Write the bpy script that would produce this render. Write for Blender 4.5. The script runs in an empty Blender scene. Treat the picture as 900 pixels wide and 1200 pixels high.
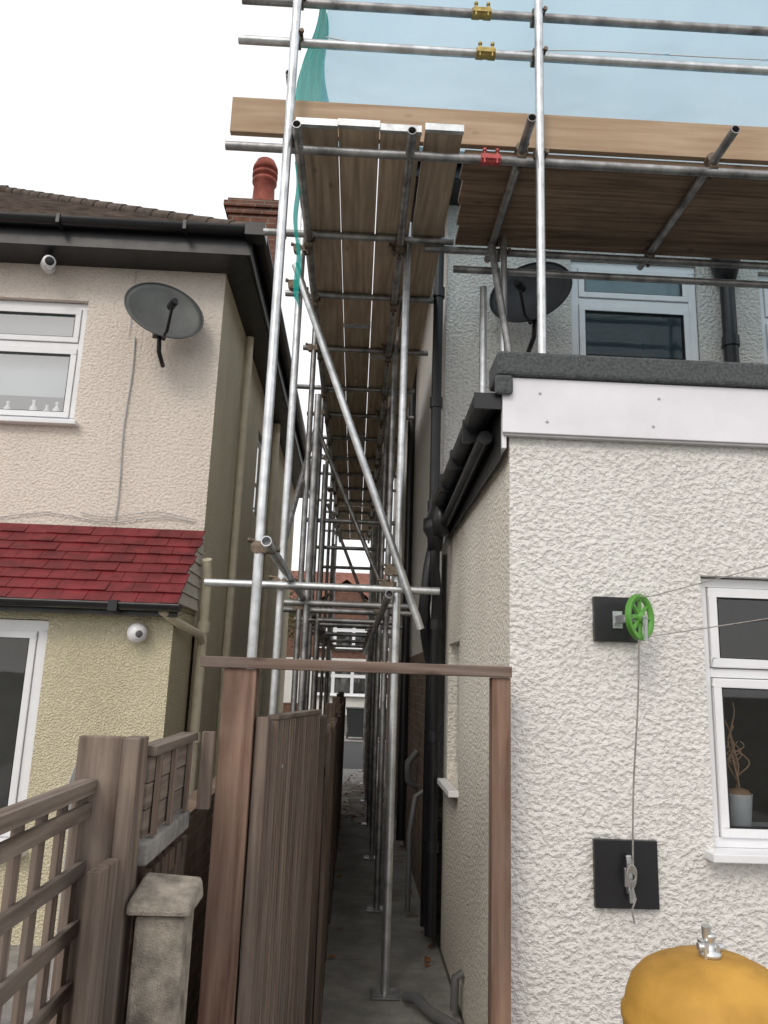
import bpy, bmesh, math, random
from mathutils import Vector, Matrix
random.seed(7)
S=bpy.context.scene
H=1.7
# ------------------------------------------------------------------ mesh builder
class MB:
    def __init__(s): s.v=[];s.f=[];s.m=[];s.s=[]
    def add(s,vs,fs,mat=0,smooth=False):
        o=len(s.v); s.v+= [tuple(v) for v in vs]
        for f in fs: s.f.append([i+o for i in f]); s.m.append(mat); s.s.append(smooth)
    def box(s,x0,x1,y0,y1,z0,z1,mat=0):
        s.add([(x0,y0,z0),(x1,y0,z0),(x1,y1,z0),(x0,y1,z0),(x0,y0,z1),(x1,y0,z1),(x1,y1,z1),(x0,y1,z1)],
              [(0,3,2,1),(4,5,6,7),(0,1,5,4),(1,2,6,5),(2,3,7,6),(3,0,4,7)],mat)
    def hexa(s,p,mat=0):
        s.add(p,[(0,3,2,1),(4,5,6,7),(0,1,5,4),(1,2,6,5),(2,3,7,6),(3,0,4,7)],mat)
    def beam(s,p,q,w,h,mat=0,up=(0,0,1)):
        p=Vector(p);q=Vector(q);d=(q-p).normalized();u=Vector(up)
        if abs(d.dot(u))>.95: u=Vector((0,1,0))
        a=d.cross(u).normalized()*w/2;b=a.cross(d).normalized()*h/2
        s.hexa([p-a-b,p+a-b,q+a-b,q-a-b,p-a+b,p+a+b,q+a+b,q-a+b],mat)
    def tube(s,p,q,r,n=14,mat=0,hollow=False,r2=None):
        p=Vector(p);q=Vector(q);d=(q-p).normalized();u=Vector((0,0,1)) if abs(d.z)<.9 else Vector((1,0,0))
        a=d.cross(u).normalized();b=d.cross(a); r2=r if r2 is None else r2
        c=[(a*math.cos(2*math.pi*i/n)+b*math.sin(2*math.pi*i/n)) for i in range(n)]
        vs=[p+k*r for k in c]+[q+k*r2 for k in c]
        s.add(vs,[(i,(i+1)%n,n+(i+1)%n,n+i) for i in range(n)],mat,True)
        if hollow:
            ri=r*.83
            for (o,dd) in((p,d),(q,-d)):
                vs=[o+k*r for k in c]+[o+k*ri for k in c]+[o+k*ri+dd*.08 for k in c]
                s.add(vs,[(i,(i+1)%n,n+(i+1)%n,n+i) for i in range(n)]+[(n+i,n+(i+1)%n,2*n+(i+1)%n,2*n+i) for i in range(n)],mat)
                s.add([o+k*ri+dd*.08 for k in c],[tuple(range(n))],mat)
        else:
            s.add([p+k*r for k in c],[tuple(range(n))],mat); s.add([q+k*r2 for k in c],[tuple(range(n))],mat)
    def path(s,pts,r,n=8,mat=0):
        pts=[Vector(p) for p in pts]; rings=[]; prev=None
        for i,p in enumerate(pts):
            d=(pts[min(i+1,len(pts)-1)]-pts[max(i-1,0)]).normalized()
            if prev is None:
                u=Vector((0,0,1)) if abs(d.z)<.9 else Vector((1,0,0)); a=d.cross(u).normalized()
            else: a=(prev-d*prev.dot(d)).normalized()
            prev=a;b=d.cross(a)
            rings.append([p+(a*math.cos(2*math.pi*k/n)+b*math.sin(2*math.pi*k/n))*r for k in range(n)])
        vs=[v for R in rings for v in R];fs=[]
        for i in range(len(pts)-1):
            for k in range(n): fs.append((i*n+k,i*n+(k+1)%n,(i+1)*n+(k+1)%n,(i+1)*n+k))
        s.add(vs,fs,mat,True); s.add(rings[0],[tuple(range(n))],mat); s.add(rings[-1],[tuple(range(n))],mat)
    def lathe(s,prof,o,ax=(0,0,1),n=32,mat=0,smooth=True):
        o=Vector(o);d=Vector(ax).normalized();u=Vector((0,0,1)) if abs(d.z)<.9 else Vector((1,0,0))
        a=d.cross(u).normalized();b=d.cross(a);vs=[]
        for (r,h) in prof:
            for i in range(n):
                t=2*math.pi*i/n; vs.append(o+d*h+(a*math.cos(t)+b*math.sin(t))*r)
        s.add(vs,[(j*n+i,j*n+(i+1)%n,(j+1)*n+(i+1)%n,(j+1)*n+i) for j in range(len(prof)-1) for i in range(n)],mat,smooth)
    def wall(s,axis,c,u0,u1,z0,z1,holes=(),depth=.12,mat=0,maxcell=None):
        us=sorted(set([u0,u1]+[h[0] for h in holes]+[h[1] for h in holes]));zs=sorted(set([z0,z1]+[h[2] for h in holes]+[h[3] for h in holes]))
        P=(lambda u,z,d=0:(u,c+d,z)) if axis=='y' else (lambda u,z,d=0:(c+d,u,z))
        for i in range(len(us)-1):
            for j in range(len(zs)-1):
                cu=(us[i]+us[i+1])/2;cz=(zs[j]+zs[j+1])/2
                if any(h[0]<cu<h[1] and h[2]<cz<h[3] for h in holes): continue
                s.add([P(us[i],zs[j]),P(us[i+1],zs[j]),P(us[i+1],zs[j+1]),P(us[i],zs[j+1])],[(0,1,2,3)],mat)
        for h in holes:
            a,b,e,f=h[:4]
            for (p,q) in(((a,e),(b,e)),((b,e),(b,f)),((b,f),(a,f)),((a,f),(a,e))):
                s.add([P(*p),P(*q),P(*q,depth),P(*p,depth)],[(0,1,2,3)],mat)
    def build(s,name,mats,parent=None,bevel=0,recalc=True):
        me=bpy.data.meshes.new(name);me.from_pydata(s.v,[],s.f);me.update()
        for m in (mats if isinstance(mats,(list,tuple)) else [mats]): me.materials.append(m)
        for p,mi,sm in zip(me.polygons,s.m,s.s): p.material_index=mi;p.use_smooth=sm
        if recalc:
            bm=bmesh.new();bm.from_mesh(me);bmesh.ops.remove_doubles(bm,verts=bm.verts,dist=1e-6) if bevel else None
            bmesh.ops.recalc_face_normals(bm,faces=bm.faces);bm.to_mesh(me);bm.free()
        o=bpy.data.objects.new(name,me);S.collection.objects.link(o)
        if parent: o.parent=parent
        if bevel:
            b=o.modifiers.new('b','BEVEL');b.width=bevel;b.segments=2;b.limit_method='ANGLE';b.angle_limit=math.radians(40)
        return o
def empty(name):
    o=bpy.data.objects.new(name,None);S.collection.objects.link(o);o.empty_display_size=.2;return o
# ------------------------------------------------------------------ materials
def newmat(name):
    m=bpy.data.materials.new(name);m.use_nodes=True;nt=m.node_tree
    return m,nt,nt.nodes['Principled BSDF']
def L(nt,a,b): nt.links.new(a,b)
def coords(nt,scale=(1,1,1)):
    tc=nt.nodes.new('ShaderNodeTexCoord');mp=nt.nodes.new('ShaderNodeMapping');mp.inputs['Scale'].default_value=scale
    L(nt,tc.outputs['Object'],mp.inputs['Vector']);return mp.outputs['Vector']
def noise(nt,vec,scale,detail=3,rough=.5):
    n=nt.nodes.new('ShaderNodeTexNoise');n.inputs['Scale'].default_value=scale;n.inputs['Detail'].default_value=detail;n.inputs['Roughness'].default_value=rough
    L(nt,vec,n.inputs['Vector']);return n.outputs['Fac']
def ramp(nt,f,stops):
    r=nt.nodes.new('ShaderNodeValToRGB');L(nt,f,r.inputs['Fac']);e=r.color_ramp.elements
    while len(e)<len(stops): e.new(.5)
    for k,(p,c) in zip(e,stops): k.position=p;k.color=(*c,1) if len(c)==3 else c
    return r.outputs['Color']
def mixc(nt,f,a,b,mode='MIX'):
    m=nt.nodes.new('ShaderNodeMix');m.data_type='RGBA';m.blend_type=mode
    def st(val,idx):
        if hasattr(val,'links'): L(nt,val,m.inputs[idx])
        else: m.inputs[idx].default_value=val if isinstance(val,(int,float)) else (*val,1)
    st(f,0);st(a,6);st(b,7);return m.outputs[2]
def math_(nt,op,a,b=0):
    m=nt.nodes.new('ShaderNodeMath');m.operation=op
    for i,v in enumerate((a,b)):
        if isinstance(v,(int,float)): m.inputs[i].default_value=v
        else: L(nt,v,m.inputs[i])
    return m.outputs[0]
def bump(nt,bs,h,strength=.5,dist=.01):
    b=nt.nodes.new('ShaderNodeBump');b.inputs['Strength'].default_value=strength;b.inputs['Distance'].default_value=dist
    L(nt,h,b.inputs['Height']);L(nt,b.outputs['Normal'],bs.inputs['Normal'])
def plain(name,col,rough=.5,metal=0,var=.12,sc=8,bmp=0,spec=.5):
    m,nt,bs=newmat(name);v=coords(nt)
    n=noise(nt,v,sc,4,.6)
    lo=tuple(c*(1-var) for c in col);hi=tuple(min(1,c*(1+var)) for c in col)
    L(nt,ramp(nt,n,[(.3,lo),(.7,hi)]),bs.inputs['Base Color'])
    bs.inputs['Metallic'].default_value=metal;bs.inputs['Specular IOR Level'].default_value=spec
    L(nt,ramp(nt,n,[(.2,(min(1,rough*1.2),)*3),(.8,(rough*.8,)*3)]),bs.inputs['Roughness'])
    if bmp: bump(nt,bs,noise(nt,v,sc*12,3),bmp,.004)
    return m
def roughcast(name,col,scale=60,dist=.016,strength=.6,dirt=(.5,.47,.42),dirtamt=.25):
    m,nt,bs=newmat(name);v=coords(nt,(1,1,1.15))
    n1=noise(nt,v,scale,3,.55)
    h=ramp(nt,n1,[(.36,(0,0,0)),(.5,(.62,)*3),(.64,(1,1,1))])
    bump(nt,bs,h,strength,dist)
    big=noise(nt,coords(nt,(1,1,.3)),1.8,5,.65)
    f=ramp(nt,big,[(.42,(0,0,0)),(.78,(dirtamt,)*3)])
    c=mixc(nt,f,col,tuple(a*b for a,b in zip(col,dirt)))
    pit_shade=ramp(nt,n1,[(.30,(.80,.79,.77)),(.46,(1,1,1))])  # recesses darkened in the colour: slight dirt plus painted occlusion
    c2=mixc(nt,1.0,c,pit_shade,'MULTIPLY')
    L(nt,c2,bs.inputs['Base Color']);bs.inputs['Roughness'].default_value=.9;bs.inputs['Specular IOR Level'].default_value=.2
    return m
def wood(name,ca,cb,axis='z',knots=True,rough=.75,grey=None,fine=60,wear=.55,isl0=.68):
    m,nt,bs=newmat(name)
    sc={'x':(.06,1,1),'y':(1,.06,1),'z':(1,1,.06)}[axis]
    geo=nt.nodes.new('ShaderNodeNewGeometry')
    tc=nt.nodes.new('ShaderNodeTexCoord');ad=nt.nodes.new('ShaderNodeVectorMath');ad.operation='MULTIPLY_ADD'
    L(nt,geo.outputs['Random Per Island'],ad.inputs[0]);ad.inputs[1].default_value=(9,7,11);L(nt,tc.outputs['Object'],ad.inputs[2])
    mp=nt.nodes.new('ShaderNodeMapping');mp.inputs['Scale'].default_value=sc;L(nt,ad.outputs[0],mp.inputs['Vector']);v=mp.outputs['Vector']
    n1=noise(nt,v,fine*.5,5,.7)
    n0=noise(nt,v,fine*.12,2,.5)
    w=math_(nt,'PINGPONG',math_(nt,'MULTIPLY',n0,14),1)
    g=math_(nt,'ADD',math_(nt,'MULTIPLY',n1,.78),math_(nt,'MULTIPLY',w,.22))
    c=ramp(nt,g,[(.32,ca),(.66,cb)])
    big=noise(nt,ad.outputs[0],2.6,5,.65)
    c=mixc(nt,ramp(nt,big,[(.4,(0,0,0)),(.7,(wear,)*3)]),c,grey if grey else tuple(x*.5 for x in ca))
    isl=ramp(nt,geo.outputs['Random Per Island'],[(0,(isl0,)*3),(1,(1.0,1.0,1.0))])
    c=mixc(nt,1.0,c,isl,'MULTIPLY')
    if knots:
        vo=nt.nodes.new('ShaderNodeTexVoronoi');vo.inputs['Scale'].default_value=5.5
        mp2=nt.nodes.new('ShaderNodeMapping');mp2.inputs['Scale'].default_value={'x':(.5,1,1),'y':(1,.5,1),'z':(1,1,.5)}[axis];L(nt,ad.outputs[0],mp2.inputs['Vector']);L(nt,mp2.outputs[0],vo.inputs['Vector'])
        k=ramp(nt,vo.outputs['Distance'],[(.05,(1,1,1)),(.12,(0,0,0))])
        c=mixc(nt,math_(nt,'MULTIPLY',k,.6),c,tuple(x*.4 for x in ca))
    L(nt,c,bs.inputs['Base Color']);bs.inputs['Roughness'].default_value=rough;bs.inputs['Specular IOR Level'].default_value=.25
    bump(nt,bs,n1,.5,.003);return m
def brickmat(name,c1,c2,mortar):
    m,nt,bs=newmat(name)
    tc=nt.nodes.new('ShaderNodeTexCoord');sp=nt.nodes.new('ShaderNodeSeparateXYZ');L(nt,tc.outputs['Object'],sp.inputs[0])
    cb=nt.nodes.new('ShaderNodeCombineXYZ');L(nt,math_(nt,'ADD',sp.outputs[0],sp.outputs[1]),cb.inputs[0]);L(nt,sp.outputs[2],cb.inputs[1])
    b=nt.nodes.new('ShaderNodeTexBrick');L(nt,cb.outputs[0],b.inputs['Vector']);b.inputs['Scale'].default_value=1
    b.inputs['Brick Width'].default_value=.225;b.inputs['Row Height'].default_value=.075;b.inputs['Mortar Size'].default_value=.006
    b.inputs['Color1'].default_value=(*c1,1);b.inputs['Color2'].default_value=(*c2,1);b.inputs['Mortar'].default_value=(*mortar,1)
    n=noise(nt,tc.outputs['Object'],9,4,.7)
    c=mixc(nt,1.0,b.outputs['Color'],ramp(nt,n,[(.3,(.55,.52,.5)),(.7,(1,1,1))]),'MULTIPLY')
    L(nt,c,bs.inputs['Base Color']);bs.inputs['Roughness'].default_value=.9
    bump(nt,bs,math_(nt,'SUBTRACT',math_(nt,'MULTIPLY',n,.3),b.outputs['Fac']),.7,.006);return m
def glassmat(name,refl=.35,tint=(.9,.95,.97)):
    m,nt,bs=newmat(name);nt.nodes.remove(bs);out=nt.nodes['Material Output']
    t=nt.nodes.new('ShaderNodeBsdfTransparent');t.inputs[0].default_value=(*tint,1)
    g=nt.nodes.new('ShaderNodeBsdfGlossy');g.inputs['Roughness'].default_value=.02
    fr=nt.nodes.new('ShaderNodeFresnel');fr.inputs[0].default_value=1.5
    mx=nt.nodes.new('ShaderNodeMixShader');L(nt,math_(nt,'ADD',fr.outputs[0],refl),mx.inputs[0]);L(nt,t.outputs[0],mx.inputs[1]);L(nt,g.outputs[0],mx.inputs[2]);L(nt,mx.outputs[0],out.inputs[0])
    v=coords(nt);bp=nt.nodes.new('ShaderNodeBump');bp.inputs['Strength'].default_value=.05;bp.inputs['Distance'].default_value=.01
    L(nt,noise(nt,v,2.5,2),bp.inputs['Height']);L(nt,bp.outputs[0],g.inputs['Normal']);return m
def netmat(name,col,transp,tint=(.80,.93,1)):
    m,nt,bs=newmat(name);nt.nodes.remove(bs);out=nt.nodes['Material Output']
    t=nt.nodes.new('ShaderNodeBsdfTransparent');d=nt.nodes.new('ShaderNodeBsdfDiffuse');tr=nt.nodes.new('ShaderNodeBsdfTranslucent')
    d.inputs[0].default_value=(*col,1);tr.inputs[0].default_value=(*col,1);t.inputs[0].default_value=(*tint,1)
    m1=nt.nodes.new('ShaderNodeMixShader');m1.inputs[0].default_value=.6;L(nt,d.outputs[0],m1.inputs[1]);L(nt,tr.outputs[0],m1.inputs[2])
    v=coords(nt);n=noise(nt,v,1.3,4)
    f=math_(nt,'ADD',math_(nt,'MULTIPLY',n,.30),transp-.15)
    m2=nt.nodes.new('ShaderNodeMixShader');L(nt,f,m2.inputs[0]);L(nt,m1.outputs[0],m2.inputs[1]);L(nt,t.outputs[0],m2.inputs[2]);L(nt,m2.outputs[0],out.inputs[0]);return m

M={}
M['white_render']=roughcast('white_roughcast',(.81,.79,.76),scale=44,dist=.022,strength=.60,dirtamt=.14)
M['cream_side']=roughcast('cream_side_roughcast',(.82,.77,.68),scale=44,dist=.022,strength=.62,dirtamt=.2)
M['white_render2']=roughcast('white_roughcast_upper',(.80,.785,.75),scale=40,dist=.022,strength=.7,dirtamt=.25)
M['cream_render']=roughcast('cream_roughcast',(.79,.71,.635),scale=42,dist=.02,strength=.5,dirtamt=.18)
M['yellow_render']=roughcast('yellow_pebbledash',(.78,.71,.51),scale=75,dist=.016,strength=.75,dirtamt=.25)
M['side_render']=roughcast('cream_pebbledash_side',(.82,.74,.565),scale=75,dist=.016,strength=.7,dirtamt=.3)
M['upvc']=plain('white_upvc',(.80,.81,.83),.3,0,.04)
M['fascia']=plain('white_fascia_board',(.78,.77,.81),.35,0,.07,3)
M['black']=plain('black_plastic',(.012,.012,.014),.35,0,.3)
M['felt']=plain('mineral_felt',(.10,.11,.115),.95,0,.45,70,1.0)
M['galv']=plain('galvanised_steel',(.58,.60,.61),.36,.85,.28,11,.15)
M['galv_old']=plain('weathered_steel',(.33,.33,.33),.45,.8,.5,9,.2)
M['coupler']=plain('coupler_steel',(.17,.135,.10),.55,.7,.4,30,.3)
M['brass']=plain('plated_sleeve',(.38,.29,.10),.5,.6,.3,30,.3)
M['redsleeve']=plain('red_sleeve',(.45,.08,.08),.5,.2,.3,30)
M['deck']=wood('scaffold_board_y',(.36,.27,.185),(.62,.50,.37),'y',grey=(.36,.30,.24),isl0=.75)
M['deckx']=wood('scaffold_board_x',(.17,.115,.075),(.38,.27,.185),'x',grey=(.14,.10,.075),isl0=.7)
M['toe']=wood('new_pine',(.46,.32,.205),(.64,.485,.34),'x',grey=(.46,.34,.235),fine=45,wear=.4)
M['gatewood']=wood('gate_timber',(.15,.075,.05),(.40,.255,.185),'z',grey=(.27,.20,.165))
M['gatewoodx']=wood('gate_timber_x',(.13,.085,.065),(.30,.22,.175),'x',grey=(.26,.23,.21))
M['oldwood']=wood('weathered_timber_z',(.12,.08,.06),(.33,.255,.205),'z',grey=(.20,.175,.155))
M['reed']=wood('reeded_timber',(.14,.095,.072),(.32,.25,.205),'z',grey=(.21,.185,.165),knots=False)
M['oldwoody']=wood('weathered_timber_y',(.12,.088,.068),(.30,.245,.20),'y',grey=(.20,.18,.165))
M['darkwood']=wood('dark_fence_timber',(.055,.037,.028),(.17,.12,.088),'z',grey=(.10,.088,.078))
M['tilered']=plain('red_roof_tile',(.155,.013,.017),.6,0,.4,6,.5)
M['rooftile']=plain('brown_roof_tile',(.07,.05,.038),.9,0,.5,6,.8)
M['brick']=brickmat('brick',(.22,.09,.055),(.15,.065,.045),(.25,.22,.19))
M['brickdark']=brickmat('old_brick',(.24,.165,.115),(.16,.11,.08),(.25,.22,.19))
M['pot']=plain('terracotta',(.22,.05,.032),.8,0,.35,8)
M['cream_pipe']=plain('cream_painted_pipe',(.70,.63,.48),.45)
M['dish']=plain('dish_grey',(.10,.105,.10),.5,.0,.2,5)
M['dishdark']=plain('dish_dark_grey',(.022,.023,.026),.6,.0,.2,5,0,.25)
M['lightgrey']=plain('grey_plastic',(.45,.45,.45),.5)
M['midgrey']=plain('dark_grey_plastic',(.12,.12,.12),.5)
M['glass']=glassmat('window_glass',.05)
M['glassd']=glassmat('window_glass_dull',.30)
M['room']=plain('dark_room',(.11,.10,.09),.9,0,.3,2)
M['roomlight']=plain('blind_fabric',(.42,.45,.46),.9,0,.1,2)
M['frost']=plain('frosted_film',(.33,.40,.42),.3,0,.15,3)
M['yellow']=plain('yellow_paint',(.43,.235,.045),.65,0,.28,5,.2,.25)
M['green']=plain('green_plastic',(.11,.34,.05),.45,0,.15)
M['rope']=plain('grey_rope',(.32,.30,.28),.9,0,.3,60,.5)
M['stone']=plain('lichen_stone',(.27,.24,.20),.95,0,.5,16,1.0)
M['concrete']=plain('old_concrete',(.26,.25,.235),.95,0,.35,7,.8)
M['net']=netmat('blue_debris_net',(.40,.68,.84),.36,(.85,.95,1))
M['netteal']=netmat('teal_debris_net',(.03,.56,.48),.12)
M['leaf']=plain('autumn_leaf',(.22,.09,.03),.8,0,.5,30)
M['asphalt']=plain('asphalt',(.05,.05,.052),.9,0,.25,30,.6)
M['white']=plain('white_paint',(.8,.8,.8),.5,0,.05)

# ------------------------------------------------------------------ ground
g=MB();g.add([(-250,-250,-.012),(250,-250,-.012),(250,250,-.012),(-250,250,-.012)],[(0,1,2,3)])
gm=plain('ground_soil',(.10,.095,.075),.95,0,.4,3,.8);g.build('ground',gm)
m,nt,bs=newmat('alley_concrete');v=coords(nt)
n=noise(nt,v,2.6,8,.72)
c=ramp(nt,n,[(.3,(.13,.128,.115)),(.52,(.25,.245,.225)),(.72,(.38,.37,.345))])
L(nt,c,bs.inputs['Base Color']);bs.inputs['Roughness'].default_value=.85;bump(nt,bs,n,.7,.02)
g=MB()
y=-2
while y<10: 
    g.box(-.12,.62,y,y+1.44,-.09,-.002+random.uniform(0,.003)); y+=1.45
g.build('alley_path',m)
m,nt,bs=newmat('crazy_paving');v=coords(nt);vo=nt.nodes.new('ShaderNodeTexVoronoi');vo.inputs['Scale'].default_value=4.5;L(nt,v,vo.inputs['Vector'])
ve=nt.nodes.new('ShaderNodeTexVoronoi');ve.feature='DISTANCE_TO_EDGE';ve.inputs['Scale'].default_value=4.5;L(nt,v,ve.inputs['Vector'])
hs=ramp(nt,vo.outputs['Color'],[(.2,(.22,.20,.17)),(.8,(.42,.38,.34))])
c=mixc(nt,ramp(nt,ve.outputs['Distance'],[(.02,(1,1,1)),(.06,(0,0,0))]),hs,(.09,.085,.08));L(nt,c,bs.inputs['Base Color']);bs.inputs['Roughness'].default_value=.9
bump(nt,bs,ramp(nt,ve.outputs['Distance'],[(.0,(0,0,0)),(.06,(1,1,1))]),.6,.01)
g=MB();g.box(-6,6,10.2,13.3,-.09,.004);g.build('front_paving',m)
g=MB();g.box(-60,60,13.35,15.3,-.1,.0);g.box(-60,60,22.3,24,-.1,.0);g.build('pavement',M['concrete'],bevel=.005)
g=MB();g.box(-60,60,15.3,15.42,-.1,.008);g.box(-60,60,22.18,22.3,-.1,.008);g.build('kerb',plain('kerb_stone',(.3,.29,.28),.9),bevel=.01)
g=MB();g.add([(-80,15.4,-.006),(80,15.4,-.006),(80,22.2,-.006),(-80,22.2,-.006)],[(0,1,2,3)])
g.build('road',M['asphalt'])
g=MB();g.add([(-6,-6,.0),(-.6,-6,.0),(-.6,5.35,.0),(-6,5.35,.0)],[(0,1,2,3)]);g.build('neighbour_patio',M['concrete'])
g=MB();g.add([(-.59,-6,-.004),(6,-6,-.004),(6,3.2,-.004),(-.59,3.2,-.004)],[(0,1,2,3)]);g.build('garden_patio',M['concrete'])
lv=MB()
for i in range(150):
    x=random.uniform(-.1,.55);y=random.uniform(9.6,14.5)
    if i%6==0: y=random.uniform(4.8,9.6);x=random.choice([random.uniform(-.1,-.02),random.uniform(.5,.6)])
    a=random.uniform(0,6.28);r=random.uniform(.02,.04);z=.008+random.uniform(0,.01)
    d=Vector((math.cos(a),math.sin(a),0))*r;e=Vector((-math.sin(a),math.cos(a),random.uniform(-.2,.4)))*r*.6;c=Vector((x,y,z))
    lv.add([c-d,c-e,c+d,c+e+Vector((0,0,.01))],[(0,1,2,3)])
lv.build('fallen_leaves',M['leaf'])

# ------------------------------------------------------------------ window helper (facing -Y)
def window(parent,x0,x1,z0,z1,y,transom=None,mull=(),fr=.055,glass='glass',sill=True,room=True,depth=1.6,blind=False,sash=.045,frost=False):
    w=MB();t=.06
    w.box(x0,x1,y,y+t,z0,z0+fr);w.box(x0,x1,y,y+t,z1-fr,z1);w.box(x0,x0+fr,y,y+t,z0+fr,z1-fr);w.box(x1-fr,x1,y,y+t,z0+fr,z1-fr)
    xs=[x0+fr]+[v for mm in mull for v in(mm-fr/2,mm+fr/2)]+[x1-fr]
    for mm in mull: w.box(mm-fr/2,mm+fr/2,y,y+t,z0+fr,z1-fr)
    zsp=[(z0+fr,z1-fr)]
    if transom: 
        for i in range(0,len(xs),2): w.box(xs[i],xs[i+1],y,y+t,transom-fr/2,transom+fr/2)
        zsp=[(z0+fr,transom-fr/2),(transom+fr/2,z1-fr)]
    gl=MB();gk=MB();ff=MB()
    for i in range(0,len(xs),2):
        for zi,(a,b) in enumerate(zsp):
            s=sash;X0,X1=xs[i]+.003,xs[i+1]-.003;A,B=a+.003,b-.003;yy=y-.014
            w.box(X0,X1,yy,y+.035,A,A+s);w.box(X0,X1,yy,y+.035,B-s,B);w.box(X0,X0+s,yy,y+.035,A+s,B-s);w.box(X1-s,X1,yy,y+.035,A+s,B-s)
            k=.007
            gk.box(X0+s,X1-s,yy+.006,yy+.02,A+s,A+s+k);gk.box(X0+s,X1-s,yy+.006,yy+.02,B-s-k,B-s);gk.box(X0+s,X0+s+k,yy+.006,yy+.02,A+s+k,B-s-k);gk.box(X1-s-k,X1-s,yy+.006,yy+.02,A+s+k,B-s-k)
            gl.add([(X0+s,y+.012,A+s),(X1-s,y+.012,A+s),(X1-s,y+.012,B-s),(X0+s,y+.012,B-s)],[(0,1,2,3)])
            if frost and zi==1: ff.add([(X0+s,y+.03,A+s),(X1-s,y+.03,A+s),(X1-s,y+.03,B-s),(X0+s,y+.03,B-s)],[(0,1,2,3)])
    if sill: w.box(x0-.05,x1+.05,y-.13,y-.001,z0-.03,z0+.002)
    w.build('window_frame',M['upvc'],parent,.004);gk.build('window_gasket',M['black'],parent);gl.build('window_glass',M[glass],parent)
    if frost: ff.build('frosted_film',M['frost'],parent)
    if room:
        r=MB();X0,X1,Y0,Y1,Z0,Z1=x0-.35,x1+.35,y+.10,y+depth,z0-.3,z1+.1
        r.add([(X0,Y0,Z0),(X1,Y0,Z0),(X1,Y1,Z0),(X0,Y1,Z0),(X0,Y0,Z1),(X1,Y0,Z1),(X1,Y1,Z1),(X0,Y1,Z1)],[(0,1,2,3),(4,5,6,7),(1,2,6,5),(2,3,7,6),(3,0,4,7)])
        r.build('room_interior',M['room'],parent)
    if blind:
        b=MB();b.add([(x0,y+.095,blind),(x1,y+.095,blind),(x1,y+.095,z1),(x0,y+.095,z1)],[(0,1,2,3)]);b.build('roller_blind',M['roomlight'],parent)

# ------------------------------------------------------------------ LEFT HOUSE
lh=empty('pebbledash_house')
XL=-1.23
w=MB();w.wall('y',6.0,-9.5,XL,2.0,5.22,[(-4.3,-2.35,3.63,4.71)],.13);w.build('front_wall_upper',M['cream_render'],lh)
w=MB();w.wall('x',XL,6.0,14,0,5.22,[(8.6,9.5,3.5,4.5)],-.1)
w.wall('y',14,-9.5,XL,0,5.22,[],.1);w.wall('x',-9.5,6,14,0,5.22,[],.1);w.build('side_wall',M['side_render'],lh)
w=MB();w.box(XL-.1,XL-.04,8.6,9.5,3.5,4.5);w.build('side_window',M['upvc'],lh)
w=MB();w.box(XL-.09,XL-.035,8.68,9.42,3.58,4.42);w.build('side_window_glass',M['glassd'],lh)
w=MB();w.wall('y',5.35,-9.5,-1.25,0,2.17,[(-4.3,-2.09,.55,2.02)],.1);w.wall('x',-1.25,5.35,6.0,0,2.17);w.build('bay_wall',M['yellow_render'],lh)
window(lh,-4.3,-2.355,3.635,4.705,6.05,transom=4.32,mull=(-3.35,),glass='glassd',blind=3.9)
window(lh,-4.3,-2.095,.555,2.015,5.38,transom=None,mull=(-3.2,),fr=.07,glass='glass',depth=.6)
b=MB()
for i,(x,h) in enumerate([(-2.55,.16),(-2.63,.13),(-2.74,.17),(-2.95,.15),(-3.06,.19)]):
    b.lathe([(0,0),(.028,0),(.03,.02),(.03,h*.6),(.012,h*.75),(.012,h*.9),(.016,h*.92),(.014,h),(0,h)],(x,6.125,3.69),n=14)
b.build('toiletry_bottles',M['white'],lh)
b=MB();b.box(-4.2,-2.4,6.11,6.25,3.655,3.688);b.build('window_board',M['upvc'],lh)
t=MB();A=Vector((0,5.98,2.79));B=Vector((0,5.22,2.15));rows=8;d=(B-A)/rows;nrm=Vector((0,-d.z,d.y)).normalized()
if nrm.z<0:nrm=-nrm
for r in range(rows):
    x=-9.5-(.085 if r%2 else 0)+random.uniform(-.01,.01)
    while x<-1.205:
        wd=random.choice([.168,.168,.17,.166]);x1=min(x+wd,-1.2)
        p0=A+d*r;p1=A+d*(r+1.15);lift=random.uniform(-.003,.005)
        o0=nrm*.004;o1=nrm*(.016+lift);th=nrm*.010
        sk=random.uniform(-.004,.004)
        if x1-x>.03:
            def P(xx,p,o,k=0): return Vector((xx,p.y+o.y-k,p.z+o.z-k))
            t.hexa([P(x,p1,o1-th,sk),P(x1-.002,p1,o1-th),P(x1-.002,p0,o0-th),P(x,p0,o0-th),P(x,p1,o1,sk),P(x1-.002,p1,o1),P(x1-.002,p0,o0),P(x,p0,o0)])
        x+=wd+.001
t.build('canopy_tiles',M['tilered'],lh,.0015)
t=MB();n=7
for i in range(n):
    z0=2.16+i*.088;z1=z0+.084
    ya=5.26+(z0-2.15)/.64*.72
    yb=5.26+(z1-2.15)/.64*.72
    t.hexa([(-1.25,ya,z0),(-1.215,ya,z0),(-1.215,5.995,z0),(-1.25,5.995,z0),(-1.25,min(yb,5.99),z1),(-1.225,min(yb,5.99),z1),(-1.225,5.995,z1),(-1.25,5.995,z1)])
t.build('canopy_cheek_boards',plain('cream_boards',(.68,.65,.57),.6),lh,.003)
t=MB();t.add([(-9.5,5.2,2.13),(-1.24,5.2,2.13),(-1.24,6.0,2.13),(-9.5,6.0,2.13)],[(0,1,2,3)]);t.box(-9.5,-1.2,5.215,5.235,2.06,2.145);t.build('canopy_soffit',M['black'],lh)
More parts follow.
